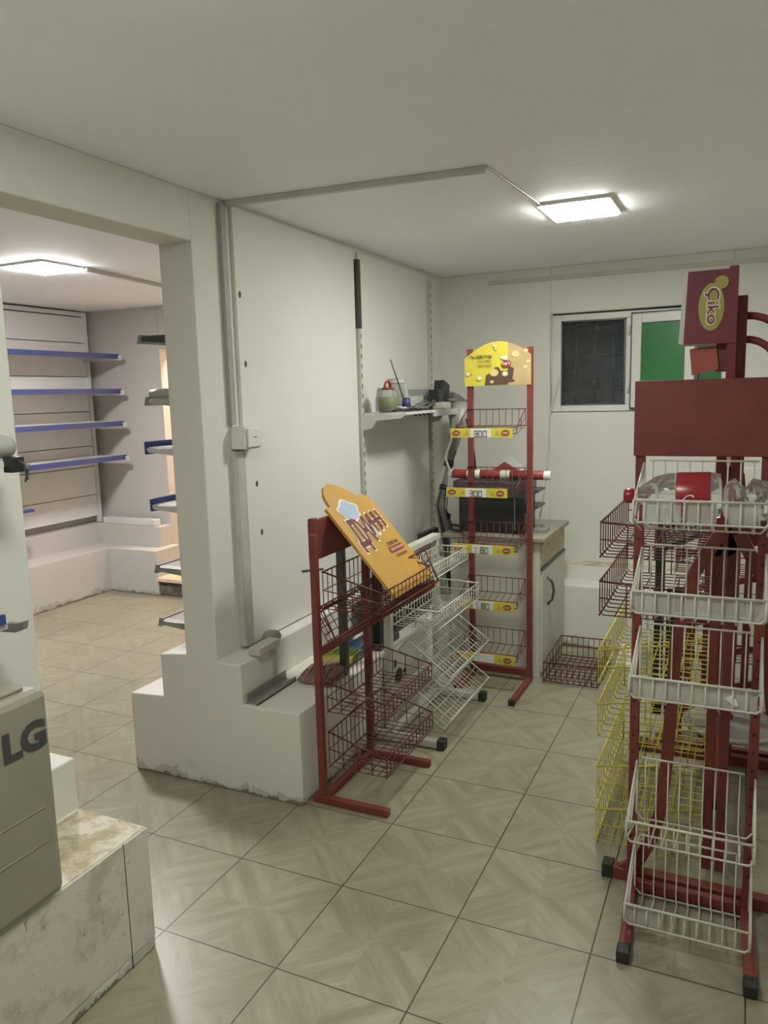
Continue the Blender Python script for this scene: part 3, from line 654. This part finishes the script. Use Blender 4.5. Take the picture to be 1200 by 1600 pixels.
# ------------------------------------------------------------------ things on the ledge behind the red rack
t = thing('feather_duster', 'multicoloured duster lying on the ledge behind the red rack', 'duster', (.75, 2.1, .96))
rnd = random.Random(11)
def tuft(m, y0, y1, x0, x1, n, name):
    b = mb(m)
    for k in range(n):
        y = rnd.uniform(y0, y1); x = rnd.uniform(x0, x1); h = rnd.uniform(.02, .13)
        b.tube([(x, y, .955+h), (x+rnd.uniform(-.02,.02), y-.1, .96+h*.8), (x+rnd.uniform(-.03,.03), y-.22, .958+h*.3)], .007, 4)
    b.build(name, None, t)['kind'] = 'stuff'
tuft('rose', 1.85, 2.15, .62, 1.0, 420, 'pink_bristles'); tuft('olive', 2.1, 2.35, .60, .95, 380, 'yellow_bristles')
tuft('lime', 2.3, 2.65, .56, .9, 420, 'green_bristles'); tuft('skyblue', 2.6, 2.95, .52, .88, 380, 'blue_bristles')
mb('skyblue').tube([(.68, 2.5, 1.04), (.67, 2.86, 1.06)], .025, 8).build('handle', None, t)
t = thing('metal_channel', 'grey metal channel lying along the ledge near the wall corner', 'metal channel', (.45, 1.5, .95))
b = mb('grey').box((.42, .99, .952), (.56, 1.72, .965)).box((.42, .99, .952), (.435, 1.72, 1.05)).box((.545, .99, .952), (.56, 1.72, 1.0)); b.build('channel', None, t)
b = mb('graybr'); b.lathe([(.09, 0), (.11, .03), (.08, .08), (.02, .1)], (.30, 1.68, 1.40), (0,0,1), 10); tag(b.build('dark_lump'), 'small dark lump on the trunking box at the wall foot', 'debris')
t = thing('pole_stand', 'black pole on a flat dark base on the ledge between the red and white racks', 'stand', (.85, 3.1, .952))
mb('dgrey').box((.62, 2.9, .952), (1.02, 3.45, 1.03)).build('base', None, t, .01)
mb('black').box((.90, 2.94, 1.03), (.99, 3.04, 2.2)).build('pole', None, t, .006)
tag(mb('dgrey').box((.93, 2.03, .952), (1.01, 2.11, 2.72)).build('metal_post', None, None, .006), 'dark narrow metal post rising behind the red rack and the orange sign', 'post')
t = thing('black_case', 'long black case lying on the ledge behind the white rack', 'case', (.75, 4.4, .96))
mb('black').box((.45, 3.5, 1.05), (.95, 4.85, 1.33)).build('body', None, t, .03)
mb('dgrey').box((.45, 3.5, 1.34), (.95, 4.85, 1.52)).build('lid', None, t, .03)
mb('dgrey').box((.5, 3.6, .952), (.9, 4.8, 1.05)).build('feet_rail', None, t)
t = thing('white_box', 'low white appliance panel with black holes behind the white rack', 'appliance', (1.1, 3.4, .2))
mb('whitemetal').box((1.07, 2.85, .0), (1.14, 4.0, .93)).build('panel', None, t, .01)
b = mb('cap')
for (y, z, r) in ((3.0, .78, .05), (3.12, .60, .09), (2.98, .6, .04), (3.3, .6, .03)): b.lathe([(r, 0), (r, .015)], (1.14, y, z), EX, 12)
b.build('knob', None, t)
t = thing('dark_monitor', 'dark screen on the ledge behind the upper white basket', 'monitor', (.7, 5.2, .96))
mb('black').box((.66, 4.95, 1.55), (.74, 5.6, 2.0)).build('screen', None, t, .01)
mb('dgrey').box((.6, 4.98, .952), (.82, 5.35, 1.55)).build('stand', None, t, .01)

# ------------------------------------------------------------------ front right rack
t = thing('wire_display_rack', 'red floor rack with large blank header board and white baskets in the right foreground', 'display rack', (4.6, .5, 0))
AL, AR, AY = 4.165, 5.0, .85
for x in (AL, AR):
    mb('red').box((x-.034, AY-.03, 0), (x+.034, AY+.035, 3.55)).build('post', None, t, .01)
    b = mb('blackprint')
    for k in range(22): b.disc((x, AY-.033, .35+k*.14), EX, EZ, .012, .012, 8)
    b.build('peg_hole', None, t, recalc=False)['kind'] = 'stuff'
    sx = .055 if x == AL else .03
    mb('red').bar((x, AY+.035, .045), (x+sx, .08, .045), .08, .085).build('foot', None, t, .01)
    mb('cap').bar((x+sx-.003, .10, .047), (x+sx, -.02, .047), .09, .092).build('foot_cap', None, t, .012)
mb('red').box((AL+.034, AY-.03, .02), (AR-.034, AY+.035, .11)).build('base_bar', None, t, .01)
mb('darkred').box((AL-.045, AY-.06, 3.49), (AR+.045, AY-.03, 4.03)).build('header_board', None, t, .008)
def abasket(zr, gaps, strip):
    # zr: height of the rear rail
    b = mb('whitewire'); y1, y0 = AY-.06, .20; x0, x1 = 4.20, 5.02; w_ = x1-x0
    rb, fb, ft = zr-.50, zr-.36, zr-.21
    n = 9
    for i in range(n):
        x = x0+.06+(w_-.16)*i/(n-1)
        b.tube([(x, y1, zr), (x, y1, rb+.05), (x+.01, y1-.05, rb), (x+.01, y0+.02, fb-.03), (x+.01, y0, fb), (x+.01, y0, ft)], .0055, 5)
    b.tube([(x0+.03, y1, zr), (x1-.07, y1, zr)], .008, 6)
    b.tube([(x0, y1, zr-.04), (x0, y1, rb+.05), (x0+.04, y1, rb), (x1-.04, y1, rb), (x1, y1, rb+.05), (x1, y1, zr-.04)], .008, 6)
    b.tube([(x0, y0, ft), (x1, y0, ft)], .0095, 6)
    b.tube([(x0, y0, ft), (x0, y0, fb+.03), (x0+.03, y0, fb), (x1-.03, y0, fb), (x1, y0, fb+.03), (x1, y0, ft)], .008, 6)
    for x in (x0, x1):
        b.tube([(x, y1, zr-.03), (x, y1-.03, zr-.02), (x, y0, ft-.03), (x, y0-.01, fb+.02), (x, y0+.04, fb), (x, y1-.1, rb)], .0085, 6)
        b.tube([(x, y1-.02, zr-.05), (x, y0+.15, ft-.06), (x, y0+.12, fb+.02)], .007, 5)
        b.tube([(x, y1-.03, zr-.07), (x, (y0+y1)/2, fb+.02), (x, (y0+y1)/2-.03, fb-.06)], .007, 5)
    o = b.build('basket', None, t)
    for (a, c) in strip:
        s = mb('strip'); s.box((x0+a*w_, y0+.018, fb-.005), (x0+c*w_, y0+.024, ft-.01)); lab(s.build('price_holder', None, o), 'clear plastic price holder')
    return o
abasket(3.46, 0, [(.09, .36), (.37, .62), (.70, .93)]); abasket(2.84, 0, [(.0, 1.0)])
o3 = abasket(2.24, 0, [(.0, .97)]); abasket(1.17, 0, []); abasket(.53, 0, [(.0, .28)])
mb('paper').sheet((4.84, .235, 1.90), EX, EZ, [(0,.02), (.03,.05), (.07,.04), (.09,0), (.05,-.02)])
b = mb('paper'); b.prism([(4.80, .205, 1.955), (4.83, .205, 1.975), (4.87, .205, 1.955), (4.885, .205, 1.915), (4.86, .205, 1.91)], (0, -.004, 0)); lab(b.build('paper_scrap', None, o3), 'torn white paper scrap')

# bottles in its top basket
t = thing('soda_bottle', 'empty cola bottle with red cap and label lying in the top white basket', 'bottle', (4.45, .45, 3.12))
BO, BA = V((4.72, .46, 3.26)), V((-1, -.02, -0.03)); RB = .155
bp = [(.04, -.02), (RB*.95, 0), (RB, .05), (RB*.97, .10), (RB*.98, .14), (RB, .27), (RB*.98, .33), (RB*.86, .40), (RB*.62, .46), (RB*.36, .515), (RB*.24, .54), (RB*.24, .56)]
mb('bottle').lathe(bp, BO, BA, 24).build('body', None, t)
b = mb('label'); b.lathe([(RB*1.005, .06), (RB*1.02, .065), (RB*1.02, .265), (RB*1.005, .27)], BO, BA, 28)
b.mat('white'); b.text('Coca', V((4.49, .290, 3.225)), V((.94,0,-.34)), V((.34,.02,.94)), .15, .075, shear=.5)
b.build('label_wrap', None, t)
mb('label').lathe([(RB*.28, .545), (RB*.33, .555), (RB*.34, .60), (RB*.24, .615)], BO, BA, 18).build('cap', None, t)
t = thing('crumpled_bottle', 'crumpled clear plastic bottle lying beside the cola bottle', 'bottle', (4.82, .5, 3.12))
b = mb('bottle'); rnd = random.Random(2)
prf = [(.02, -.02), (.11, 0)]+[(.115+rnd.uniform(-.02,.03), .03+.035*k) for k in range(7)]+[(.06, .29), (.035, .32), (.03, .34)]
b.lathe(prf, (4.75, .47, 3.23), (1, .1, -.02), 14)
for v in b.bm.verts: v.co += V((rnd.uniform(-1,1), rnd.uniform(-1,1), rnd.uniform(-1,1)))*.006
b.build('body', None, t)

# ------------------------------------------------------------------ curved rack behind, yellow and dark red baskets, tall sign
t = thing('basket_stand', 'red curved leg stand with yellow and dark red baskets behind the foreground rack', 'display rack', (4.75, 2, 0))
leg = [(4.07,.06), (4.20,.17), (4.30,.40), (4.36,.65), (4.40,1.1), (4.42,1.6), (4.44,2.1), (4.55,2.6), (4.72,2.92), (4.74,3.1)]
def ribbon(pts, y, w_=.06, dpt=.09, mir=0):
    b = mb('red')
    for (a, c), (d_, e) in zip(pts, pts[1:]):
        if mir: a, d_ = mir-a, mir-d_
        b.bar((a, y, c), (d_, y, e), dpt, w_, up=(0,1,0))
    return b
for y in (1.0, 3.45):
    ribbon(leg, y).build('curved_leg', None, t); ribbon(leg, y, mir=9.56).build('curved_leg', None, t)
    mb('red').box((4.0, y-.05, 0), (5.5, y+.05, .10)).build('foot', None, t, .008)
    mb('cap').box((3.92, y-.06, 0), (4.01, y+.06, .12)).build('foot_cap', None, t, .008)
    mb('cap').box((5.5, y-.06, 0), (5.59, y+.06, .12)).build('foot_cap', None, t, .008)
for (x, y, z1) in ((4.70, 1.25, 3.95), (4.80, 1.25, 4.62), (4.70, 3.2, 3.4), (4.82, 3.2, 3.4)):
    mb('darkred').box((x-.035, y-.05, .1), (x+.035, y+.05, z1)).build('post', None, t, .006)
for z in (.6, 3.3): mb('darkred').box((4.71, 1.25, z), (4.79, 3.2, z+.08)).build('crossbar', None, t, .006)
for (z, m) in ((2.60, 'redwire'), (2.10, 'redwire'), (1.50, 'yellowwire'), (1.02, 'yellowwire'), (.45, 'yellowwire'), (-.07, 'yellowwire')):
    z = max(z, .05); k = .16 if m == 'yellowwire' else -.05
    b = basket(m, (3.80, 1.38, z), EY, EX, EZ, 1.68, .86, 0, .29, 0, .29+k, 13, 6, .0056, .009, side=3)
    lab(b.build('basket', None, t), 'yellow wire basket' if m == 'yellowwire' else 'dark red wire basket')
mb('red').prism([(4.58, 1.2, 2.70), (4.70, 1.2, 3.0), (5.0, 1.2, 3.0), (5.0, 1.2, 2.86), (4.78, 1.2, 2.70)], (0, .03, 0)).build('gusset_plate', None, t)
# top sign and handles of the stand
sg = mb('purple'); X0, X1, Z0, Z1, Y0, Y1 = 4.42, 4.77, 4.28, 4.79, 1.02, 1.28
sg.prism([(X0+.02, Y0, Z1), (X1, Y0, Z1), (X1, Y0, Z0), (X0, Y0, Z0)], (0, .02, 0))
sg.box((X0, Y0+.02, Z0), (X1, Y1, Z0+.02)); sg.box((X1-.06, Y0+.02, 3.90), (X1, Y1, Z1+.02))
s1 = sg.build('sign_box', None, t)
lab(mb('whitemetal').prism([(X0+.02, Y0, Z1), (X0-.01, Y0+.03, Z1-.02), (X0-.035, Y0+.03, Z0+.01), (X0, Y0, Z0)], (0, .02, 0)).build('side_edge', None, s1), 'worn white side edge')
q = V((4.60, Y0-.004, 4.535)); b = mb('ylgreen'); b.disc(q, EX, EZ, .085, .165, 32); b.disc(q+V((.062, -.002, .165)), EX, EZ, .046, .046, 20)
b.mat('olive'); b.disc(q+V((.062, -.004, .165)), EX, EZ, .02, .02, 12)
b.mat('cream'); b.text('Çiko', q+V((-.055, -.004, .14)), -EZ, EX, .27, .115, bold=.045)
b.mat('purple'); b.text('Çiko', q+V((-.045, -.007, .13)), -EZ, EX, .25, .095, bold=.005)
lab(b.build('emblem', None, s1, recalc=False), 'yellow green oval emblem with sideways Çiko lettering')
mb('pinkcard').prism([(4.46, 1.1, 4.25), (4.64, 1.1, 4.27), (4.66, 1.1, 4.10), (4.48, 1.1, 4.06)], (0, .006, 0)).build('hanging_card', None, t)
mb('darkred').box((4.64, 1.12, 4.08), (4.80, 1.14, 4.28)).build('sign_bracket', None, t)
for (r0, zc) in ((.46, 4.02), (.33, 3.98)):
    pts = [(4.83+r0*.78*math.sin(a), 1.27, zc+r0*math.cos(a)) for a in [math.pi/2*k/10 for k in range(11)]]+[(4.83+r0*.78, 1.27, 3.4)]
    mb('red').tube(pts, .028, 10).build('arched_tube', None, t)

# rack farther back with perforated black crates
t = thing('storage_stand', 'dark red stand with perforated black trays behind the yellow baskets', 'display rack', (4.8, 4, 0))
for x in (4.28, 4.55, 4.95):
    mb('red').box((x-.04, 3.95, 0), (x+.04, 4.05, 2.4 if x > 4.4 else 1.6)).build('post', None, t, .006)
for y in (3.62, 4.75):
    mb('red').box((4.15, y-.04, .01), (5.4, y+.04, .10)).build('foot', None, t, .006)
    mb('cap').box((4.07, y-.05, 0), (4.16, y+.05, .12)).build('foot_cap', None, t, .006)
b = mb('red')
for k in range(5): b.bar((4.2, 3.98, .5+.4*k), (5.2, 3.98, .75+.4*k), .02, .07)
b.build('brace', None, t)
for z in (.9, 1.4, 1.9): basket('redwire', (4.2, 4.1, z), EX, EY, EZ, 1.1, .6, 0, .2, 0, .3, 10, 4, .0045, .007, side=2).build('basket', None, t)
def tray(o, ux, uy, w_, h_, label):
    b = mb('black'); ux, uy = V(ux).normalized(), V(uy).normalized(); n = ux.cross(uy); o = V(o); nx, ny = int(w_/.055), int(h_/.055)
    for i in range(nx+1): b.bar(o+ux*w_*i/nx, o+ux*w_*i/nx+uy*h_, .022, .012, up=tuple(n))
    for j in range(ny+1): b.bar(o+uy*h_*j/ny, o+uy*h_*j/ny+ux*w_, .022, .012, up=tuple(n))
    for a in (o, o+uy*h_): b.bar(a, a+ux*w_, .03, .06, up=tuple(n))
    for a in (o, o+ux*w_): b.bar(a, a+uy*h_, .03, .06, up=tuple(n))
    tag(b.build('perforated_tray'), label, 'tray')
tray((4.12, 3.5, 2.28), (.85, 0, .42), (-.1, .75, .35), .75, .34, 'black perforated tray propped behind the upper dark red baskets')
tray((4.75, 3.5, 2.48), (.7, 0, .5), (.1, .75, .25), .55, .3, 'smaller black perforated tray at the far right behind the foreground rack')
b = mb('black'); b.box((4.0, 3.86, .25), (4.10, 3.94, 2.5)); b.box((4.13, 3.86, .25), (4.30, 3.90, 1.75)); tag(b.build('perforated_post', None, None, .004), 'black upright post behind the red and yellow baskets', 'post')
b = mb('grey'); b.lathe([(.42, 0), (.46, .02), (.46, .05), (.42, .06)], (4.85, 3.1, .55), (0,0,1), 28); tag(b.build('round_tray'), 'round grey tray low down inside the curved red stand', 'tray')
mbk = mb('whitemetal'); mbk.box((4.55, 6.1, 0), (5.4, 6.3, 2.9)); tag(mbk.build('standing_board', None, None, .01), 'pale standing panel against the back wall behind the foreground rack', 'panel')

# ------------------------------------------------------------------ appliance on the near ledge
t = thing('appliance', 'beige grey box shaped appliance with dark LG lettering on the near ledge', 'appliance', (.7, -3, .96))
b = mb('appliance').box((.43, -3.9, .965), (1.10, -1.93, 2.30)); bo = b.build('casing', None, t, .05)
b = mb('appliance').box((.38, -3.8, 2.30), (1.02, -2.03, 2.325)); b.build('top_panel', None, t, .01)
b = mb('logo'); q = V((1.104, -2.27, 1.945)); b.text('LG', q, EY, EZ, .30, .185, bold=.05); lab(b.build('lettering', None, t, recalc=False), 'dark grey LG letters')
b = mb('appliance')
for z in (1.35, 1.57): b.tube([(1.095, -3.6, z-.0), (1.095, -2.03, z)], .009, 8)
b.build('rib', None, t)
# shelf fragments on the near wall
t = thing('wall_shelf', 'upper shelf fragment at the left edge of the photo with a clamp', 'shelf', (.3, -2.3, 3.6))
mb('shelf').box((.13, -3.6, 3.585), (.56, -1.58, 3.625)).build('board', None, t, .004)
b = mb('shelf').prism([(.13, -1.63, 3.60), (.50, -1.63, 3.60), (.50, -1.63, 3.56), (.13, -1.63, 3.47)], (0, -.03, 0)); b.build('bracket', None, t)
b = mb('black').box((.55, -1.64, 3.55), (.63, -1.54, 3.65)); b.build('clamp', None, t, .006)
b = mb('dgrey'); b.tube([(.62, -1.59, 3.63), (.69, -1.59, 3.60), (.72, -1.59, 3.57), (.70, -1.59, 3.53), (.68, -1.59, 3.49)], .008, 6); b.tube([(.70, -1.57, 3.60), (.68, -1.58, 3.55), (.715, -1.60, 3.51)], .008, 6); b.build('wire_end', None, t)
b = mb('trunkdark'); b.lathe([(.03, 0), (.065, .01), (.078, .04), (.08, .08), (.08, 1.2)], (.50, -1.52, 3.715), (-.10, -1, 0), 16); tag(b.build('grey_tube'), 'grey round ended tube lying on the upper left shelf', 'tube')
t = thing('wall_shelf', 'lower shelf fragment at the left edge with blue price rail', 'shelf', (.3, -2.3, 2.5))
mb('shelf').box((.13, -3.6, 2.50), (.44, -1.62, 2.55)).build('board', None, t, .004)
mb('blue').box((.43, -3.6, 2.54), (.46, -1.66, 2.61)).build('price_rail', None, t, .004)
b = mb('grey'); b.prism([(.13, -1.60, 2.53), (.52, -1.60, 2.545), (.60, -1.60, 2.57), (.58, -1.60, 2.51), (.50, -1.60, 2.48), (.13, -1.60, 2.46)], (0, -.04, 0)); b.build('bracket', None, t, .004)
tag(mb('bluecap').box((.20, -2.6, 2.66), (.36, -1.64, 2.72)).build('dark_strip', None, None, .005), 'short dark strip just above the lower left shelf', 'strip')
tag(mb('dgrey').box((.14, -2.6, 4.72), (.22, -1.72, 4.76)).build('dark_strip', None, None, .005), 'short dark strip high up at the left edge of the wall', 'strip')

# ------------------------------------------------------------------ far room shelving
t = thing('shelving_unit', 'white steel shelving with blue price rails along the far left wall', 'shelving', (-7.8, 5.5, 1.36))
edges = [1.5, 1.98, 2.42, 2.62, 3.05, 3.30, 4.05, 4.12, 4.55, 4.9, 5.25, 5.78]
for z0, z1 in ((1.52,1.98), (1.995,2.60), (2.615,3.04), (3.055,3.78), (3.795,4.52), (4.535,5.22), (5.235,5.76)):
    mb('panel').box((-8.04, 2.5, z0), (-8.0, 7.5, z1)).build('back_panel', None, t, .004)
for y in (7.53, 5.0, 2.5):
    mb('shelf').box((-8.06, y-.04, 1.37), (-7.96, y+.04, 5.85)).build('upright', None, t, .004)
mb('shelf').box((-8.06, 2.5, 5.78), (-7.97, 7.56, 5.86)).build('top_rail', None, t, .004)
for k, z in enumerate((4.93, 4.22, 3.55, 2.84)):
    xf = -7.05
    s_ = mb('shelf').box((-8.0, 2.5, z-.03), (xf, 7.47, z+.01)).box((-8.0, 7.42, z-.10), (xf+.1, 7.46, z)).build('shelf', None, t, .004)
    mb('blue').box((xf, 2.5, z-.07), (xf+.03, 7.47, z+.03)).build('price_rail', None, s_, .004)
    if k == 2: mb('paper').box((-7.9, 3, z+.012), (-7.08, 7.3, z+.03)).build('torn_liner', None, s_)
tag(mb('blue').box((-7.3, 4.0, 1.98), (-7.2, 5.15, 2.03)).build('rail_piece'), 'short blue rail stub low down left in the far room', 'rail')
b = mb('shelf').box((-7.8, 7.42, 1.365), (-6.35, 7.60, 1.50)); tag(b.build('metal_channel', None, None, .01), 'white box section lying on the back ledge of the far room', 'metal channel')
t = thing('shelving_unit', 'steel shelf arms with blue rails seen end on beside the opening jamb', 'shelving', (-.7, 3, 1.4))
for y in (1.7, 4.6): mb('shelf').box((-.36, y-.04, 1.4), (-.275, y+.04, 5.2)).build('upright', None, t)
for z, m, bl, x1 in ((4.64,'dgrey',0,-1.10), (3.98,'bag',0,-1.06), (3.45,'shelf',1,-1.12), (2.82,'shelf',1,-1.10), (2.12,'grey',0,-1.09), (1.50,'grey',0,-1.09)):
    b = mb(m); b.box((-.3, 1.52, z), (x1+.04, 4.8, z+.03)); b.prism([(-.3, 1.5, z+.02), (x1+.02, 1.5, z+.02), (x1+.05, 1.5, z-.03), (-.3, 1.5, z-.10)], (0, .03, 0))
    s_ = b.build('shelf', None, t, .004)
    if bl: mb('blue').box((x1, 1.50, z-.05), (x1+.04, 4.8, z+.09)).build('price_rail', None, s_, .004)
    else: mb('grey').prism([(x1-.02, 1.5, z-.05), (x1+.03, 1.5, z-.05), (x1+.05, 1.5, z+.04), (x1+.01, 1.5, z+.05)], (0, 3.2, 0)).build('front_edge', None, s_)
b = mb('bag'); b.lathe([(.0, -.02), (.05, 0), (.06, .1), (.05, .5), (0, .52)], (-1.02, 1.56, 4.05), (1, .1, .02), 12); tag(b.build('rolled_bag'), 'grey rolled bag lying on the second shelf arm from the top', 'bag')
b = mb('trunk'); b.bar((-3.8, 3.52, CEIL-.03), (-4.35, 7.6, CEIL-.03), .06, .05); tag(b.build('ceiling_trunking'), 'white cable trunking on the far room ceiling from the light to the back', 'cable trunking')
